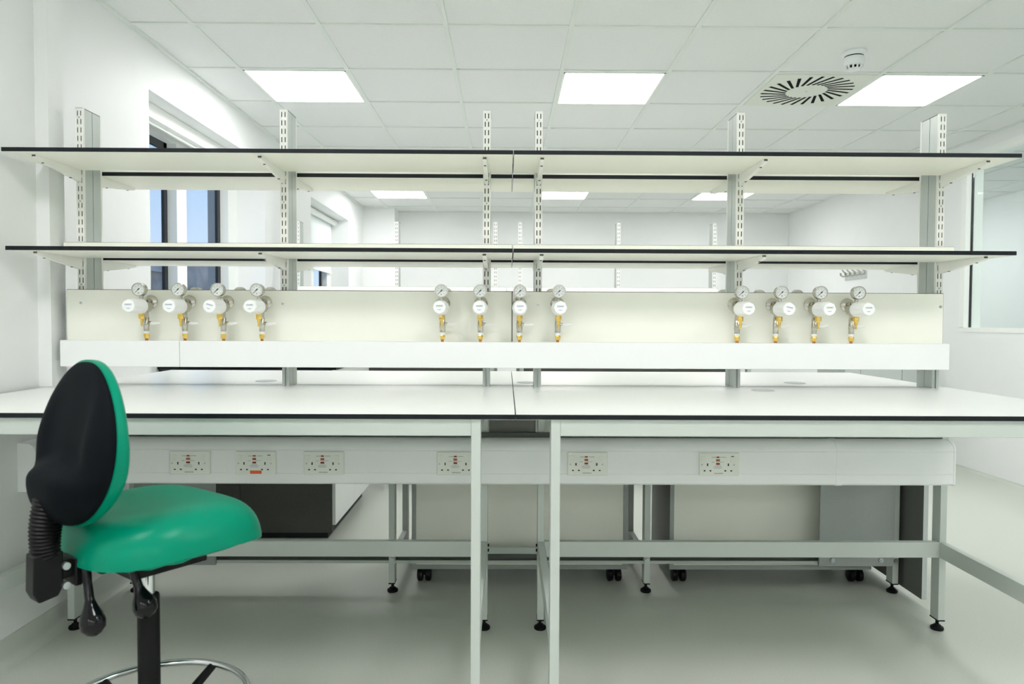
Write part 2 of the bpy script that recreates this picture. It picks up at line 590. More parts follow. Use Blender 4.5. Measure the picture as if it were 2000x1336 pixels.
def make_leg(parent, x, y0, y1, hw=.0125, ztop=ZT - TH, mat_='frame'):
    zb = .042
    lg = obj('leg', MB().box((x - hw, y0, zb), (x + hw, y1, ztop)), mat_, parent, bevel=.0018)
    obj('foot', foot_mb(x, (y0 + y1) / 2, zb + .002), 'black', lg)
    obj('leg_cap', MB().box((x - hw - .0006, y0 - .0006, zb - .003), (x + hw + .0006, y1 + .0006, zb + .002)), 'black', lg)
    return lg


def near_frame(label, xa, xb, group):
    t = thing('bench_frame', label, 'bench frame', ((xa + xb) / 2, 2.23, 0), 0, group)
    for x in (xa, xb):
        make_leg(t, x, 1.842, 1.892)
        make_leg(t, x, 2.582, 2.632)
        obj('side_rail', MB().box((x - .0125, 1.892, .277), (x + .0125, 2.582, .334)), 'frame', t, bevel=.0015)
        obj('side_rail', MB().box((x - .0125, 1.892, .844), (x + .0125, 2.582, .886)), 'frame', t, bevel=.0015)
    i0, i1 = xa + .0125, xb - .0125
    obj('front_rail', MB().box((i0, 1.843, .843), (i1, 1.868, .886)), 'frame', t, bevel=.0015)
    obj('back_rail', MB().box((i0, 2.590, .80), (i1, 2.615, .886)), 'frame', t, bevel=.0015)
    obj('low_rail', MB().box((i0, 2.581, .277), (i1, 2.606, .334)), 'frame', t, bevel=.0015)
    for x, sg in ((xa, 1), (xb, -1)):
        for z in (.315, .296):
            obj('bolt', MB().cyl((x - sg * .0125, 2.60, z), (x - sg * .0175, 2.60, z), .006, n=6), 'black', t)
    return t
near_frame('pale grey metal frame under the left bench, behind the green chair', -1.588, -.0781, 'near bench frames')
near_frame('pale grey metal frame under the right bench, no chair in front', .1297, 1.6114, 'near bench frames')

# dark infill between the two frames
tag(obj('infill_panel', MB().box((-.062, 2.585, .722), (.108, 2.60, .884)), 'pedside', bevel=.001),
    'small dark grey panel under the worktop joint between the two frames', 'panel')


# frame of the far side of the near island
rx = [-1.552, -.475, .594, 1.640]
t = thing('bench_frame', 'grey metal frame of four leg pairs under the far side of the near island', 'bench frame', (.04, 3.15, 0))
for x in rx:
    make_leg(t, x, 2.945, 2.995)
    make_leg(t, x, 3.335, 3.385)
    obj('side_rail', MB().box((x - .0125, 2.995, .105), (x + .0125, 3.335, .150)), 'frame', t, bevel=.0015)
    obj('bolt', MB().cyl((x, 2.945, .142), (x, 2.939, .142), .0105, n=6), 'bolt', t)
obj('low_rail', MB().prism([(2.992, .125), (2.992, .129), (2.958, .129), (2.958, .137), (2.950, .137), (2.950, .125)], 0, rx[0] + .0125, rx[1] - .0125)
    .prism([(2.992, .125), (2.992, .129), (2.958, .129), (2.958, .137), (2.950, .137), (2.950, .125)], 0, rx[1] + .0125, rx[2] - .0125)
    .prism([(2.992, .125), (2.992, .129), (2.958, .129), (2.958, .137), (2.950, .137), (2.950, .125)], 0, rx[2] + .0125, rx[3] - .0125)
    , 'frame', t)
obj('shaded_channel', MB().box((rx[0] + .0125, 2.978, .129), (rx[3] - .0125, 2.992, .158)), 'alu_d', t)  # dark colour stands in for the shadow under the rail lip
obj('low_rail', MB().box((rx[0] + .0125, 2.972, .158), (rx[3] - .0125, 2.992, .186)), 'frame', t, bevel=.002)
obj('top_rail', MB().box((rx[0] - .0125, 2.955, .845), (rx[3] + .0125, 2.985, .886)), 'frame', t)
obj('top_rail', MB().box((rx[0] - .0125, 3.35, .845), (rx[3] + .0125, 3.38, .886)), 'frame', t)


def service_panel(label, x0, x1):
    tt = thing('service_panel', label, 'panel', ((x0 + x1) / 2, 2.952, .105), 0, 'grey panels bolted behind the bench legs')
    obj('board', MB().box((x0, 2.934, .122), (x1, 2.9445, .843)), 'midgrey', tt, bevel=.001)
    for x in (x0 + .055, x1 - .055):
        obj('bolt', MB().cyl((x, 2.934, .148), (x, 2.928, .148), .0105, n=6).cyl((x, 2.929, .148), (x, 2.924, .148), .005, n=8), 'bolt', tt)
    return tt
service_panel('mid grey bolted panel low on the right, beside the dark end panel', 1.312, 1.626)
service_panel('mid grey bolted panel partly hidden by the green chair seat', -1.538, -1.204)

tag(obj('end_panel', MB().box((1.672, 2.81, .030), (1.692, 3.39, .885), 0, 0, 1), ['pedside', 'lightgrey'], bevel=.001),
    'dark end panel standing at the right end of the near island', 'panel')


def pedestal(label, x0, x1, group):
    y0_, y1_ = 3.05, 3.43
    zb, zt_ = .066, .78
    tt = thing('mobile_pedestal', label, 'cabinet', ((x0 + x1) / 2, (y0_ + y1_) / 2, 0), 0, group)
    obj('side_panel', MB().box((x0, y0_, zb), (x0 + .018, y1_, zt_), 0, 0, 1), ['pedside', 'midgrey'], tt)
    obj('side_panel', MB().box((x1 - .018, y0_, zb), (x1, y1_, zt_), 0, 0, 1), ['pedside', 'midgrey'], tt)
    obj('base_panel', MB().box((x0 + .018, y0_, zb), (x1 - .018, y1_, zb + .018)), 'midgrey', tt)
    obj('top_panel', MB().box((x0 + .018, y0_, zt_ - .018), (x1 - .018, y1_, zt_)), 'midgrey', tt)
    obj('back_panel', MB().box((x0 + .018, y0_ + .004, zb + .018), (x1 - .018, y0_ + .012, zt_ - .018)), 'cream', tt)
    obj('door', MB().box((x0, y1_, zb), (x1, y1_ + .018, zt_)), 'white', tt)
    for x in (x0 + .05, x1 - .05):
        for y in (y0_ + .045, y1_ - .045):
            c = MB()
            for dxx in (-.018, .018):
                c.lathe([(.0, -.013), (.022, -.013), (.029, -.009), (.030, 0), (.029, .009), (.022, .013), (.0, .013)], (x + dxx, y, .030), (1, 0, 0), 24)
            c.cyl((x - .02, y, .030), (x + .02, y, .030), .006, n=8)
            c.box((x - .007, y - .012, .03), (x + .007, y + .012, zb))
            obj('castor', c, 'black', tt)
    return tt
pedestal('cream backed mobile cabinet on castors under the middle of the far bench', -.405, .528, 'mobile cabinets under the far side')
pedestal('cream backed mobile cabinet on castors beside the grey panel on the right', .712, 1.592, 'mobile cabinets under the far side')


# ---- uprights
def strip_mb(x, yface, sgn, z0, z1, first):
    """slotted channel; sgn -1: face towards the camera"""
    w = .0265
    t_ = .0016
    mb = MB()
    ya, yb = yface, yface - sgn * t_
    xs = [-.01325, -.0077, -.0042, .0042, .0077, .01325]
    for a, b in ((0, 1), (2, 3), (4, 5)):
        mb.box((x + xs[a], ya, z0), (x + xs[b], yb, z1))
    z = z1
    k = 0
    zs = first
    while zs - .0185 > z0 + .004:
        for a, b in ((1, 2), (3, 4)):
            mb.box((x + xs[a], ya, zs), (x + xs[b], yb, z))
        z = zs - .0185
        zs -= .030
    for a, b in ((1, 2), (3, 4)):
        mb.box((x + xs[a], ya, z0), (x + xs[b], yb, z))
    for s2 in (-1, 1):
        mb.box((x + s2 * .01325, yb, z0), (x + s2 * .0117, yface - sgn * .0105, z1))
    mb.box((x - .01325, ya, z1 - .001), (x + .01325, yface - sgn * .0105, z1 + .0008))
    mb.box((x - .0115, yb - sgn * .0012, z0), (x + .0115, yb - sgn * .0024, z1 - .002), 1)  # thin dark backing, painted shade seen through the slots
    return mb


def make_upright(label, x, zt_, group, y0=2.594, zpan=1.215):
    tt = thing('shelf_upright', label, 'shelf upright', (x, y0 + .06, ZT), 0, group)
    w = .0127
    for a, b, f in ((y0 + .0105, y0 + .0575, 1), (y0 + .0605, y0 + .1075, -1)):
        m = (a + b) / 2
        if f == 1: front = [(-w, a), (-.003, a), (-.003, a + .007), (.003, a + .007), (.003, a), (w, a), (w, b), (-w, b), (-w, m)]
        else: front = [(-w, a), (w, a), (w, b), (.003, b), (.003, b - .007), (-.003, b - .007), (-.003, b), (-w, b), (-w, m)]
        obj('extrusion', MB().prism([(x + p[0], p[1]) for p in front], 2, ZT, zt_ - .002), 'alu', tt, flat=True)
        obj('end_cap', MB().box((x - w - .0005, a - .0005, zt_ - .002), (x + w + .0005, b + .0005, zt_)), 'black', tt)
    st = obj('slotted_strip', strip_mb(x, y0, -1, zpan, zt_, zt_ - .010), ['strip', 'slotdark'], tt)
    obj('slotted_strip', strip_mb(x, y0 + .118, 1, zpan, zt_, zt_ - .010), ['strip', 'slotdark'], tt)
    z = zt_ - .034
    while z > zpan + .02:
        obj('screw', MB().cyl((x, y0 - .0016, z), (x, y0 + .002, z), .0036, n=10), 'bolt', st)
        z -= .300
    return tt
UX = [-1.5405, -.8073, -.0734, .1151, .8486, 1.5826]
ul = ['leftmost slotted shelf upright, by the left wall', 'second slotted shelf upright from the left, in front of the windows',
      'slotted shelf upright just left of the shelf joint', 'slotted shelf upright just right of the shelf joint',
      'slotted shelf upright behind the regulators on the right', 'rightmost slotted shelf upright, near the glass partition']
for x, l in zip(UX, ul): make_upright(l, x, 1.9016, 'uprights of the near island')


def bracket_mb(x, yp, sgn, zb, L=.25):
    """sgn -1: arm reaching towards the camera from the post face at yp"""
    d = sgn
    poly = [(yp, zb), (yp, zb - .041), (yp + d * .012, zb - .041), (yp + d * (L - .006), zb - .0125), (yp + d * L, zb - .009), (yp + d * L, zb)]
    return MB().prism(poly, 0, x - .0065, x + .0065)


def make_shelf(label, x0, x1, ys, side, zb, xs, group, notch=False, up=True):
    """ys: inner edge; side -1 reaches to the camera, +1 away"""
    depth = .287
    tt = thing('shelf', label, 'shelf', ((x0 + x1) / 2, ys + side * depth / 2, zb), 0, group)
    ya, yb = sorted((ys, ys + side * depth))
    obj('board', notch_board(MB(), x0, x1, ya, yb, zb, zb + .0135, -1.600 if notch else None, 2.518), ['cream', 'core'], tt, bevel=.0011, segs=1, bmat=1)
    uy0, uy1 = sorted((ys, ys + side * .012))
    if up:
        ux0 = max(x0, -1.593)
        obj('upstand', MB().box((ux0, uy0, zb + .0135), (min(x1, 1.625), uy1, zb + .0555), 0, 1, 1), ['cream', 'core'], tt, bevel=.0010, segs=1, bmat=1)
    for x in xs:
        yp = ys - side * .0055
        br = obj('bracket', bracket_mb(x, yp, side, zb), 'strip', tt, bevel=.001)
        for fr in (.22, .82):
            yy = yp + side * .25 * fr
            zz = zb - .041 + (.041 - .0125) * max(0, (.25 * fr - .012) / .232)
            obj('screw', MB().cyl((x, yy, zz - .0018), (x, yy, zz + .003), .0042, n=10), 'alu_d', br)
        obj('tip_plug', MB().box((x - .006, yp + side * .2485, zb - .006), (x + .006, yp + side * .2508, zb - .0005)), 'alu_d', br)
    return tt
gs = 'shelves of the near island'
make_shelf('upper left shelf on the camera side, black front edge, above the green chair', -1.617, .0195, 2.5885, -1, 1.677, UX[:3], gs, True)
make_shelf('upper right shelf on the camera side, black front edge, below the air vent', .0215, 1.664, 2.5885, -1, 1.677, UX[3:], gs)
make_shelf('lower left shelf on the camera side, just above the left regulators', -1.609, .0195, 2.5885, -1, 1.3625, UX[:3], gs, True)
make_shelf('lower right shelf on the camera side, just above the right regulators', .0215, 1.655, 2.5885, -1, 1.3625, UX[3:], gs)
make_shelf('upper left shelf on the far side of the uprights', -1.595, .0195, 2.7175, 1, 1.683, UX[:3], gs)
make_shelf('upper right shelf on the far side of the uprights', .0215, 1.612, 2.7175, 1, 1.683, UX[3:], gs)
make_shelf('lower left shelf on the far side of the uprights', -1.595, .0195, 2.7175, 1, 1.3650, UX[:3], gs)
make_shelf('lower right shelf on the far side of the uprights', .0215, 1.612, 2.7175, 1, 1.3650, UX[3:], gs)


# ---- gas panels and upper trunking
def gas_panel(label, x0, x1, ya, yb, screws, fr):
    tt = thing('gas_backboard', label, 'panel', ((x0 + x1) / 2, (ya + yb) / 2, .975), 0, 'cream panels carrying the regulators')
    obj('board', MB().box((x0, ya, .975), (x1, yb, 1.2486), 0, 1, 1), ['cream', 'core'], tt, bevel=.0016, segs=1, bmat=1)
    for x in screws:
        obj('screw', MB().cyl((x, fr, 1.2), (x, fr + (-.002 if fr == ya else .002), 1.2), .0045, n=12), 'bolt', tt)
    return tt
PY = 2.564
gas_panel('cream gas panel with six regulators, left of the centre joint', -1.577, .0200, PY, PY + .028, [-1.5254, -.8041], PY)
gas_panel('cream gas panel with six regulators, right of the centre joint', .0206, 1.582, PY, PY + .028, [.114, 1.571], PY)
gas_panel('cream gas panel back to back behind the left regulators', -1.577, .0185, 2.714, 2.742, [], 2.742)
gas_panel('cream gas panel back to back behind the right regulators', .0225, 1.582, 2.714, 2.742, [], 2.742)

tr = thing('pipe_trunking', 'long white trunking below the regulators, in front of the uprights', 'trunking', (0, 2.54, .974))
obj('cover', MB().box((-1.577, 2.522, .974), (-1.1565, PY - .0004, 1.067)), 'pvc', tr, bevel=.0025)
obj('cover', MB().box((-1.1555, 2.522, .974), (1.582, PY - .0004, 1.067)), 'pvc', tr, bevel=.0025)
tr = thing('pipe_trunking', 'long white trunking on the far side, hidden behind the nearer one', 'trunking', (0, 2.77, .974))
obj('cover', MB().box((-1.577, 2.742, .990), (1.582, 2.784, 1.067)), 'pvc', tr, bevel=.0025)

# ---- lower socket trunking
def trunk_profile(d=0.0):
    yf = 2.494 - d
    return [(2.562, .564 - d), (yf + .006, .564 - d), (yf, .570 - d), (yf, .602), (yf + .0012, .603), (yf + .0012, .6045), (yf, .6055),
            (yf, .683), (yf + .0012, .684), (yf + .0012, .6855), (yf, .687), (yf + .001, .694 + d), (yf + .006, .704 + d), (yf + .014, .712 + d), (yf + .026, .7175 + d), (yf + .040, .720 + d), (2.562, .720 + d)]
st = thing('socket_trunking', 'long white socket trunking running under the worktops', 'trunking', (0, 2.53, .564))
obj('body', MB().prism(trunk_profile(), 0, -1.575, 1.588), 'pvc', st)
obj('back_plate', MB().box((-1.575, 2.562, .66), (1.588, 2.5805, .737)), 'alu_d', st)
obj('joint_cover', MB().prism(trunk_profile(.0014), 0, 1.171, 1.192), 'pvc', st)
obj('end_cap', MB().prism(trunk_profile(.0014), 0, 1.588, 1.5945), 'pvc', st)

wt_ = thing('wall_trunking', 'short white trunking on the left wall beside the green chair', 'trunking', (-1.62, 2.49, .56))
prof = [(-1.65, .556), (-1.592, .556), (-1.588, .56), (-1.588, .68), (-1.591, .697), (-1.600, .712), (-1.612, .720), (-1.65, .722)]
obj('body', MB().prism(prof, 1, 2.408, 2.518), 'pvc', wt_)
obj('end_cap', MB().prism([(a - (.0 if a < -1.64 else -.001), b) for a, b in prof], 1, 2.402, 2.408), 'pvc', wt_)


# ---- double sockets
def make_socket(label, x, on_right=False, sticker=False, on_left=False):
    tt = thing('double_socket', label, 'socket', (x, 2.494, .641), 0, 'double sockets along the trunking')
    K = .14 / 422.0
    def P(px, py): return ((px - 277) * K, -(py - 237) * K)
    yf = -.0095
    fp = MB().box((-.0705, yf, -.0420), (.0705, 0, .0405))
    obj('faceplate', fp, 'plate', tt, local=True, bevel=.0035, segs=3)
    def blk(px, py, w, h, d0=.0006, a=0):
        cx, cz = P(px, py)
        return ((cx - w * K / 2, yf - d0, cz - h * K / 2), (cx + w * K / 2, yf + .001, cz + h * K / 2))
    for i, px in enumerate((108, 416)):
        cx, cz = P(px, 183)
        onn = on_right if i else on_left
        dA, dB = (.0008, .0028) if onn else (.0026, .0008)
        w, h = 19 * K, 33 * K
        poly = [(yf + .001, cz - h), (yf - dB, cz - h), (yf - .0010, cz), (yf - dA, cz + h), (yf + .001, cz + h)]
        rk = obj('rocker_switch', MB().prism(poly, 0, cx - w, cx + w), 'rocker', tt, local=True, flat=True)
        if onn:
            obj('switch_marking', MB().box((cx - w * .8, yf - dA - .0006, cz + h * .74), (cx + w * .8, yf - dA + .0004, cz + h * .98)), 'hole', rk, local=True)
    for px, py, w, h in ((153, 243, 13, 28), (374, 243, 13, 28), (121, 308, 19, 13), (184, 308, 19, 13), (342, 308, 19, 13), (405, 308, 19, 13)):
        obj('pin_hole', MB().box(*blk(px, py, w, h, .0003)), 'hole', tt, local=True)
    for px in (93, 435):
        cx, cz = P(px, 243)
        obj('screw', MB().cyl((cx, yf + .001, cz), (cx, yf - .0006, cz), 10 * K, n=14), 'bolt', tt, local=True)
    obj('indicator', MB().box(*blk(262, 163, 30, 14, .0012)), 'brownred', tt, local=True)
    obj('test_button', MB().box(*blk(262, 196, 38, 22, .003)), 'orange', tt, local=True, bevel=.0006)
    obj('reset_button', MB().box(*blk(262, 233, 38, 18, .003)), 'brownred', tt, local=True, bevel=.0006)
    ink = MB()
    r = random.Random(5)
    def words(px, py, w, h):
        q = px - w / 2
        while q < px + w / 2:
            lw = r.uniform(2.2, 4.2)
            ink.box(*blk(q, py + r.uniform(-.6, .6), lw * .7, h * r.uniform(.7, 1), .0002))
            q += lw * 1.5
    words(225, 164, 52, 8); words(320, 163, 60, 8); words(212, 215, 34, 6); words(306, 214, 46, 6)
    words(262, 255, 60, 6); words(262, 268, 96, 6); words(262, 281, 76, 6)
    if not sticker: words(272, 336, 92, 12)
    obj('printed_marks', ink, 'ink', tt, local=True, flat=True)
    if sticker:
        obj('sticker', MB().box(*blk(277, 336, 122, 34, .0004)), 'sticker', tt, local=True)
    return tt
sx = [-1.107, -.876, -.638, -.172, .288, .752]
make_socket('white double socket nearest the green chair, first from left', sx[0])
make_socket('white double socket with an orange sticker below its buttons', sx[1], on_right=True, sticker=True)
make_socket('white double socket right of the one with the orange sticker', sx[2])
make_socket('white double socket partly hidden by a bench leg', sx[3])
make_socket('white double socket just right of the right bench front leg', sx[4])
make_socket('white double socket furthest right on the trunking, right switch on', sx[5], on_right=True)


# ---- gas regulators (local frame: origin on the panel at the flange centre, -Y towards the camera)
def text_mesh(body, size):
    cu = bpy.data.curves.new('t', 'FONT')
    cu.body = body; cu.size = size; cu.align_x = 'CENTER'; cu.align_y = 'CENTER'; cu.shear = .2; cu.offset = size * .02
    o = bpy.data.objects.new('t', cu)
    COL.objects.link(o)
    dg = bpy.context.evaluated_depsgraph_get()
    me = o.evaluated_get(dg).to_mesh()
    vs = [tuple(v.co) for v in me.vertices]; fs = [list(p.vertices) for p in me.polygons]
    o.evaluated_get(dg).to_mesh_clear()
    bpy.data.objects.remove(o)
    return vs, fs
TV, TF = text_mesh('GASARC', .0062)


def make_regulator(label, group):
    tt = thing('gas_regulator', label, 'gas regulator', (0, 0, 0), 0, group)
    zk = -.017
    obj('wall_flange', MB().lathe([(.0245, 0), (.0245, .003), (.021, .006), (.013, .0085), (.0105, .010), (.0105, .034)], (0, 0, 0), (0, -1, 0), 32), 'nickel', tt, local=True)
    b = MB()
    b.cyl((0, -.028, zk), (0, -.074, zk), .0205, n=28)
    b.cyl((0, -.024, 0), (0, -.044, 0), .0125, n=20)
    b.cyl((0, -.035, .008), (0, -.035, -.058), .0072, n=16)
    b.lathe([(.009, 0), (.009, .010)], (0, -.035, -.046), (0, 0, -1), 6)
    b.box((-.008, -.066, zk - .028), (.008, -.034, zk - .012))
    obj('body', b, 'nickel', tt, local=True)
    # gauge
    gz, gy = .041, -.068
    st_ = obj('gauge_stem', MB().cyl((0, gy, .0), (0, gy, gz - .016), .0055, n=12).lathe([(.0075, 0), (.0075, .006)], (0, gy, gz - .028), (0, 0, 1), 6), 'nickel', tt, local=True)
    g = obj('pressure_gauge', MB().lathe([(.0, 0), (.0205, 0), (.0222, .002), (.0222, .022), (.0232, .0225), (.0236, .0245), (.0232, .0265), (.0208, .0265), (.0200, .0240), (.0, .0240)], (0, gy + .004, gz), (0, -1, 0), 36), 'nickel', tt, local=True)
    dy_ = gy + .004 - .0241
    obj('dial', MB().cyl((0, dy_, gz), (0, dy_ - .0004, gz), .0200, n=36), 'dial', g, local=True)
    mk = MB()
    for k in range(25):
        a = math.radians(225 - 270 * k / 24)
        big = k % 4 == 0
        c, s_ = math.cos(a), math.sin(a)
        r0, r1, hw = (.0150 if big else .0165), .0182, (.00035 if big else .00018)
        q = [(r0 * c - hw * s_, gz + r0 * s_ + hw * c), (r1 * c - hw * s_, gz + r1 * s_ + hw * c), (r1 * c + hw * s_, gz + r1 * s_ - hw * c), (r0 * c + hw * s_, gz + r0 * s_ - hw * c)]
        mk.prism(q, 1, dy_ - .0007, dy_ - .0003)
    for k in range(7):
        a = math.radians(225 - 270 * k / 6)
        mk.box((.0122 * math.cos(a) - .0011, dy_ - .0007, gz + .0122 * math.sin(a) - .0007), (.0122 * math.cos(a) + .0011, dy_ - .0003, gz + .0122 * math.sin(a) + .0007))
    mk.box((-.0032, dy_ - .0007, gz - .0122), (.0032, dy_ - .0003, gz - .0108)).box((-.002, dy_ - .0007, gz - .0150), (.002, dy_ - .0003, gz - .0138))
    obj('dial_markings', mk, 'ink', g, local=True, flat=True)
    a = math.radians(225); c, s_ = math.cos(a), math.sin(a)
    def rot(p, q): return (p * c - q * s_, gz + p * s_ + q * c)
    obj('needle', MB().prism([rot(-.0058, -.0016), rot(-.0050, -.0018), rot(0, -.0010), rot(.0175, -.0003), rot(.0175, .0003), rot(0, .0010), rot(-.0050, .0018), rot(-.0058, .0016)], 1, dy_ - .0016, dy_ - .0009)
        .cyl((0, dy_, gz), (0, dy_ - .0022, gz), .0021, n=14), 'hole', g, local=True, flat=True)
    # knob
    n = 40
    kb = MB()
    def ring(y, r, dep):
        return [((r - dep * (0.5 - .5 * math.cos(8 * 2 * PI * k / n))) * math.cos(2 * PI * k / n), y, zk + (r - dep * (0.5 - .5 * math.cos(8 * 2 * PI * k / n))) * math.sin(2 * PI * k / n)) for k in range(n)]
    rs = [(-.072, .0245, 0), (-.074, .0262, 0), (-.080, .0265, 0), (-.082, .0255, 0), (-.090, .0250, .0008), (-.118, .0243, .0022), (-.148, .0236, .0022), (-.153, .0226, .0015), (-.1555, .0205, .0004)]
    vs_, fs_ = [], []
    for r_ in rs: vs_ += ring(*r_)
    for i in range(len(rs) - 1):
        for k in range(n):
            j = (k + 1) % n
            fs_.append([i * n + k, (i + 1) * n + k, (i + 1) * n + j, i * n + j])
    fs_.append([k for k in range(n)]); fs_.append([(len(rs) - 1) * n + k for k in range(n)][::-1])
    kb.add(vs_, fs_)
    kn = obj('knob', kb, 'knob', tt, local=True)
    yl = -.1558
    lg = MB()
    lg.add([(v[0], yl, zk + v[1] + .0048) for v in TV], TF, 0)
    lg.box((-.0095, yl + .0002, zk + .0006), (.0092, yl, zk + .0013), 1)
    arc = []
    for i in range(11):
        a = math.radians(222 + 96 * i / 10); arc.append((.0105 * math.cos(a), yl, zk + .0012 + .0105 * math.sin(a)))
    inner = []
    for i in range(11):
        a = math.radians(222 + 96 * i / 10); tk = .0014 * math.sin(PI * i / 10)
        inner.append(((.0105 - tk) * math.cos(a), yl, zk + .0012 + (.0105 - tk) * math.sin(a)))
    ln = len(lg.v)
    lg.v += arc + inner
    for i in range(10):
        lg.f.append([ln + i, ln + i + 1, ln + 11 + i + 1, ln + 11 + i]); lg.m.append(2)
    obj('logo', lg, ['blue', 'yellow', 'navy'], kn, local=True, flat=True)
    # brass outlet
    obj('outlet', MB().lathe([(.0085, 0), (.0085, .008)], (0, -.068, zk - .019), (0, 0, -1), 16).lathe([(.0098, 0), (.0104, .002), (.0104, .014), (.009, .017)], (0, -.068, zk - .027), (0, 0, -1), 6)
        .lathe([(.0052, 0), (.0048, .012), (.0036, .013), (.0036, .026)], (0, -.068, zk - .043), (0, 0, -1), 14), 'brass', tt, local=True)
    # ball valve
    bv = obj('ball_valve', MB().lathe([(.0088, 0), (.0098, .002), (.0098, .014), (.0105, .015), (.0105, .033), (.0098, .034), (.0098, .050)], (0, -.035, -.054), (0, 0, -1), 8)
             .cyl((.008, -.035, -.074), (.018, -.035, -.074), .005, n=12), 'nickel', tt, local=True)
    obj('valve_lever', MB().tube([(.016, -.035, -.076), (.022, -.036, -.0765), (.030, -.037, -.0765), (.044, -.036, -.0745), (.050, -.036, -.074)], [.0058, .0066, .0060, .0040, .0035], 12), 'ptfe', bv, local=True)
    # pipe
    obj('pipe_nut', MB().lathe([(.0075, 0), (.0100, .003), (.0100, .010), (.0085, .012), (.0085, .018)], (0, -.035, -.112), (0, 0, -1), 6), 'brass', tt, local=True)
    obj('sealing_tape', MB().cyl((0, -.035, -.103), (0, -.035, -.113), .0085, n=16), 'ptfe', tt, local=True)
    obj('copper_pipe', MB().cyl((0, -.035, -.128), (0, -.035, -.1375), .0052, n=14), 'copper', tt, local=True)
    return tt
RZ = 1.2045
RX = [-1.2745, -1.1385, -1.0025, -.8665, -.2270, -.0920, .0465, .1830, .8225, .9605, 1.0980, 1.2310]
places = ['leftmost of the left cluster', 'second from left in the left cluster', 'third from left in the left cluster', 'rightmost of the left cluster',
          'leftmost of the middle cluster', 'in the middle cluster, just left of the panel joint', 'in the middle cluster, just right of the panel joint', 'rightmost of the middle cluster',
          'leftmost of the right cluster, below an upright', 'second from left in the right cluster', 'third from left in the right cluster', 'rightmost of the right cluster']
groups = ['left cluster of gas regulators', 'middle cluster of gas regulators', 'right cluster of gas regulators']
reg0 = make_regulator('x', groups[0])
KT = [0, 0, .28, 0, 0, 0, 0, 0, 0, .22, 0, 0]
for i, (x, p) in enumerate(zip(RX, places)):
    o = reg0 if i == 0 else dup(reg0)
    o.location = (x, PY, RZ)
    o['label'] = 'white knobbed gas regulator with gauge, ' + p
    o['group'] = groups[i // 4]
    if KT[i]:
        for ch in o.children:
            if ch.name.startswith('knob'):
                A = KT[i]
                ch.rotation_euler = (0, A, 0)
                z = -.017
                ch.location = (-z * math.sin(A), 0, z - z * math.cos(A))
rear = [-1.225, -1.052, -.933, -.238, .178, .863, 1.003, 1.155]
rl = ['behind the second left regulator', 'behind the fourth left regulator', 'behind the second upright', 'right behind the fifth regulator',
      'left behind the eighth regulator', 'left of the fifth upright', 'right behind the ninth regulator', 'right behind the tenth regulator']
for x, l in zip(rear, rl):
    o = dup(reg0, 'grey back of a gauge on the far gas panel, ' + l, 'gas regulators on the far side')
    o.location = (x, 2.742, RZ + .002)
    o.rotation_euler = (0, 0, PI)

# ---- cable grommets
for (x, y, l) in ((1.1486, 2.816, 'on the far right worktop'), (.907, 2.4984, 'on the near right worktop'), (-.9498, 2.817, 'on the far left worktop'), (.0835, 2.793, 'between the middle uprights')):
    tag(obj('cable_grommet', MB().lathe([(0.0, .0016), (.034, .0016), (.037, .0022), (.040, .0016), (.041, 0), (0, 0)][::-1], (x, y, ZT), (0, 0, 1), 32), 'lightgrey'),
        'round pale cable grommet set in the white worktop, ' + l, 'cable grommet', 'cable grommets in the worktops')


# ================================================================== FAR ISLAND
DY = 2.81
fx = [-1.578, -.832, -.0855, .101, .8475, 1.578]
fl_ = ['leftmost white upright of the far island, seen beside the second upright', 'white upright of the far island, left of the middle pair', 'left one of the middle pair of far island uprights',
       'right one of the middle pair of far island uprights', 'white upright of the far island, right of the middle pair', 'rightmost white upright of the far island']
for x, l in zip(fx, fl_): make_upright(l, x, 1.884, 'uprights of the far island', y0=5.40, zpan=1.25)
def far_shelf(label, x0, x1, zb, xs):
    return make_shelf(label, x0, x1, 5.395, -1, zb, xs, 'shelves of the far island')
far_shelf('shelf with white upstand on the far island, left half', -1.60, -.0005, 1.3385, fx[:3])
far_shelf('shelf with white upstand on the far island, right half', .002, 1.60, 1.3385, fx[3:])
make_worktop('white worktop of the far island, left half', -1.63, .0, YF + DY, YR + DY, 'far island worktops')
make_worktop('white worktop of the far island, right half', .002, 1.63, YF + DY, YR + DY, 'far island worktops')
for lab, xa, xb in (('grey metal frame under the left half of the far island', -1.60, -.09), ('grey metal frame under the right half of the far island', .10, 1.60)):
    t = thing('bench_frame', lab, 'bench frame', ((xa + xb) / 2, 5.3, 0), 0, 'far island frames')
    for x in (xa, xb):
        make_leg(t, x, 4.66, 4.71); make_leg(t, x, 5.39, 5.44); make_leg(t, x, 6.15, 6.20)
    obj('front_rail', MB().box((xa, 4.66, .843), (xb, 4.685, .886)), 'frame', t)
    obj('low_rail', MB().box((xa, 5.39, .277), (xb, 5.415, .334)), 'frame', t)
    obj('underbench_shade', MB().box((xa + .02, 4.90, .30), (xb - .02, 4.912, .84)), 'pedside', t)  # added dark board, stands in for the shade under the far bench
    obj('back_rail', MB().box((xa, 6.17, .843), (xb, 6.195, .886)), 'frame', t)
tag(obj('gas_backboard', MB().box((-1.58, 5.37, .975), (1.58, 5.385, 1.22), 0, 1, 1), ['cream', 'core']), 'cream gas panel of the far island behind the near one', 'panel')

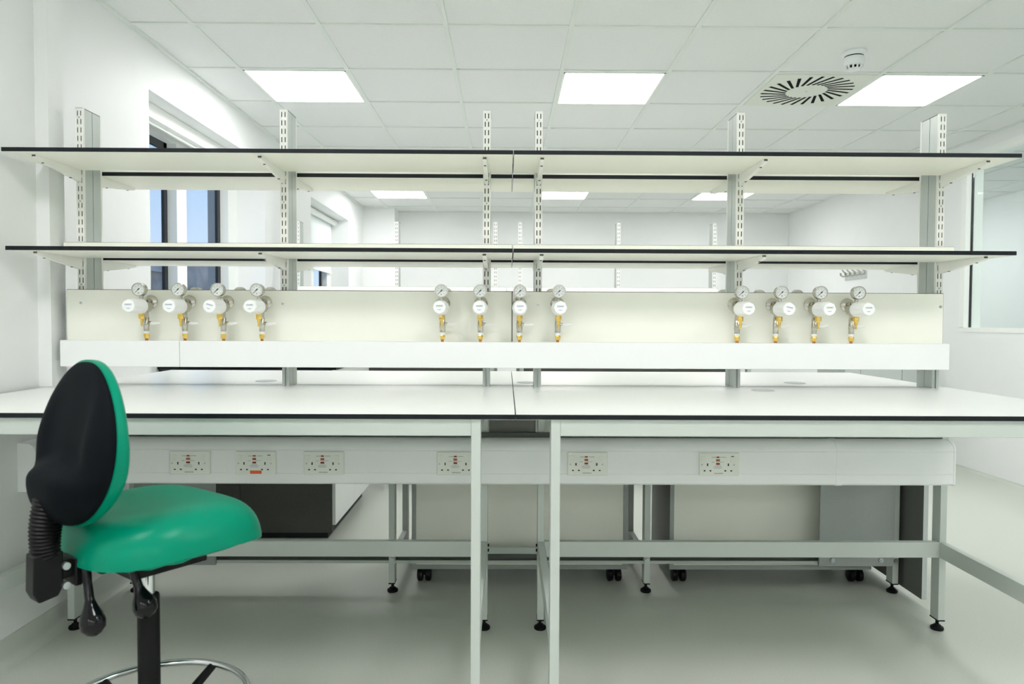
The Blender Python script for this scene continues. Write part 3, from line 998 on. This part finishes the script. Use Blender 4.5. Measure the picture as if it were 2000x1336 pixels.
# ---- base cabinets
t = thing('base_cabinet', 'charcoal ended base cabinet with white doors against the left wall', 'cabinet', (-1.34, 4.15, 0))
obj('end_panel', MB().box((-1.795, 3.69, .030), (-1.385, 3.708, .882)).box((-1.382, 3.69, .030), (-.905, 3.708, .882)), 'darkgrey', t)
obj('carcass', MB().box((-1.795, 3.708, .10), (-.908, 4.60, .882)), 'white', t)
obj('plinth', MB().box((-1.79, 3.70, .0), (-.93, 4.58, .10)), 'core', t)
for a, b in ((3.694, 4.146), (4.150, 4.60)):
    obj('door', MB().box((-.907, a, .070), (-.888, b, .880)), 'white', t, bevel=.0015)
tag(obj('worktop', MB().box((-1.797, 3.675, .883), (-.880, 4.62, .90), 0, 2, 1), ['top', 'core']), 'white worktop with black edge on the cabinet by the left window', 'worktop')

t = thing('base_cabinet', 'grey fronted base cabinets against the right wall beyond the bench', 'cabinet', (3.22, 6.3, 0))
for a, b in ((2.88, 3.005), (3.009, 3.36), (3.364, 3.574)):
    obj('front_panel', MB().box((a, 6.0, .08), (b, 6.018, .86)), 'lightgrey', t, bevel=.001)
obj('carcass', MB().box((2.885, 6.018, .0), (3.574, 6.56, .86)), 'midgrey', t)
tag(obj('worktop', MB().box((2.86, 5.98, .86), (3.575, 6.58, .884), 0, 2, 1), ['top', 'core']), 'pale worktop on the grey cabinets by the right wall', 'worktop')


# ================================================================== THE CHAIR
CH = thing('draughtsman_chair', 'green vinyl draughtsman chair with black back shell at the left bench', 'chair', (-.809, 1.60, 0), math.radians(53))
def sup(a, b, e):
    def f(t):
        c, s_ = math.cos(t), math.sin(t)
        return (a * math.copysign(abs(c) ** (2 / e), c), b * math.copysign(abs(s_) ** (2 / e), s_))
    return f
# seat: a = forward, b = sideways
SU = .030
def seat_top(a, b, r):
    z = .650 + .085 * (1 - r ** 6) ** .5
    z -= .034 * max(0, (a - .02) / .20) ** 2.4
    z -= .020 * max(0, (-a - .02) / .2) ** 2
    z += .010 * (b / .22) ** 2 * (1 - r ** 6)
    return z
def seat_bot(a, b, r):
    z = .652 - .016 * (1 - r ** 6) ** .5 - .010 * max(0, (-a) / .2)
    z -= .014 * max(0, a / .22) ** 3
    t = math.atan2(b, a)
    z += .0022 * math.sin(31 * t + 2 * math.sin(5 * t)) * max(0, (r - .6) / .4) * (1 if r < .999 else .4)
    return z
obj('seat', MB().disk_solid(sup(.192, .208, 2.9), seat_top, seat_bot, 20, 72, lambda a, b, h: (SU + a, b, h)), 'green', CH, local=True)
obj('seat_pan', MB().box((-.10, -.10, .612), (.12, .10, .642)), 'black', CH, local=True, bevel=.008)
# backrest: a = sideways, b = up; height function is distance forward (+) or back (-)
TILT = math.radians(-5)
BU, BZ = -.150, .886
def bplace(a, b, h):
    u = BU + h - b * math.sin(TILT)
    return (u, a, BZ + b * math.cos(TILT))
so = sup(.168, .172, 2.3)
def bout(t):
    a, b = so(t)
    k = b / .172
    a *= 1 - .21 * max(0, k) ** 1.5 - .10 * max(0, -k) ** 2
    return (a, b)
def curve(a, b=0): return .42 * a * a + .50 * max(0, b) ** 2
def b_front(a, b, r): return .010 + .030 * (1 - r ** 4) ** .5 + curve(a, b) + .010 * math.exp(-((b + .07) / .08) ** 2)
def b_mid(a, b, r): return .0 + curve(a, b)
def b_back(a, b, r):
    h = -.004 - .030 * (1 - .7 * max(0, b / .172)) * (1 - r ** 5) ** .5 + curve(a, b)
    low = 1 / (1 + math.exp((b + .045 + 1.2 * a * a) / .0065))
    mid = math.exp(-(abs(a) / .100) ** 6)
    h -= .032 * low * (1 - r ** 6) * (.35 + .65 * mid)
    h += .016 * (1 - low) * mid * (1 - r ** 3)
    return h
obj('back_cushion', MB().disk_solid(bout, b_front, b_mid, 18, 72, bplace), 'green', CH, local=True)
def bout2(t):
    a, b = bout(t)
    return (a * .975, b * .975)
def s_mid(a, b, r): return .004 + curve(a, b)
obj('back_shell', MB().disk_solid(bout2, s_mid, b_back, 22, 80, bplace), 'shell', CH, local=True)
# bellows
bl = MB()
n = 16
pr = []
pts, rad = [], []
for i in range(n * 2 + 1):
    f = i / (n * 2)
    z = .66 + .115 * f
    u = -.205 + .012 * f
    wv = .0 if i % 2 == 0 else .0032
    pts.append((u - .006 * math.sin(PI * f), 0, z)); rad.append(.0235 + .007 * f + wv)
bl.tube(pts, rad, 20)
obj('bellows', bl, 'black', CH, local=True)
obj('back_bracket', MB().prism([(-.234, .672), (-.180, .672), (-.180, .600), (-.190, .580), (-.226, .574), (-.236, .596)], 1, -.022, .022), 'black', CH, local=True, bevel=.005)
obj('tilt_bar', MB().box((-.19, -.020, .612), (-.02, .020, .650)), 'black', CH, local=True, bevel=.004)
mech = MB().box((-.165, -.036, .595), (-.150, .036, .652)).box((-.07, -.075, .586), (.10, .075, .616))
obj('mechanism', mech, 'black', CH, local=True, bevel=.004)
for z, r_, q_ in ((.640, .0075, -.030), (.600, .0075, -.030)):
    obj('bolt', MB().cyl((-.178, -.018, z), (-.178, q_, z), r_, n=16), 'bolt', CH, local=True)
def lever(u0, v0, z0, u1, v1, z1, parent=CH):
    d = Vector((u1 - u0, v1 - v0, z1 - z0))
    p = [Vector((u0, v0, z0)) + d * f for f in (0, .25, .5, .60, .70, .80, .90, .97, 1.0)]
    return obj('lever', MB().tube([tuple(q) for q in p], [.011, .0085, .0095, .014, .021, .0245, .0225, .014, .004], 18), 'gloss', parent, local=True)
lever(-.150, -.045, .640, -.152, -.088, .502)
lever(-.075, -.070, .640, -.052, -.106, .512)
obj('pivot', MB().cyl((-.125, -.030, .638), (-.125, -.075, .638), .019, n=20), 'black', CH, local=True)
obj('gas_spring', MB().cyl((0, 0, .46), (0, 0, .60), .0135, n=24), 'chrome', CH, local=True)
obj('column', MB().lathe([(.0235, 0), (.0235, .415), (.022, .42)], (0, 0, .10), (0, 0, 1), 28), 'black', CH, local=True)
RR, RZ2 = .210, .262
ring_o = obj('foot_ring', MB().tube([(RR * math.cos(2 * PI * k / 72), RR * math.sin(2 * PI * k / 72), RZ2) for k in range(72)], .0085, 14, True), 'chrome', CH, local=True)
obj('ring_collar', MB().lathe([(.034, 0), (.036, .006), (.036, .055), (.030, .062)], (0, 0, .195), (0, 0, 1), 28), 'black', ring_o, local=True)
for k in range(5):
    a = 2 * PI * k / 5 + .35
    obj('spoke', MB().tube([(.03 * math.cos(a), .03 * math.sin(a), .215), (.12 * math.cos(a), .12 * math.sin(a), .226), (RR * math.cos(a), RR * math.sin(a), RZ2 - .004)], [.013, .0115, .010], 12), 'black', ring_o, local=True)
bs = obj('star_base', MB().lathe([(.045, 0), (.045, .055), (.032, .075)], (0, 0, .055), (0, 0, 1), 24), 'black', CH, local=True)
for k in range(5):
    a = 2 * PI * k / 5 + .1
    c, s_ = math.cos(a), math.sin(a)
    obj('base_arm', MB().tube([(.03 * c, .03 * s_, .095), (.15 * c, .15 * s_, .082), (.29 * c, .29 * s_, .062)], [.024, .020, .014], 14), 'black', bs, local=True)
    obj('castor', MB().lathe([(0, -.011), (.021, -.011), (.025, -.007), (.025, .007), (.021, .011), (0, .011)], (.285 * c - s_ * .013, .285 * s_ + c * .013, .025), (-s_, c, 0), 20)
        .lathe([(0, -.011), (.021, -.011), (.025, -.007), (.025, .007), (.021, .011), (0, .011)], (.285 * c + s_ * .013, .285 * s_ - c * .013, .025), (-s_, c, 0), 20)
        .cyl((.285 * c, .285 * s_, .025), (.285 * c, .285 * s_, .06), .008, n=12), 'black', bs, local=True)
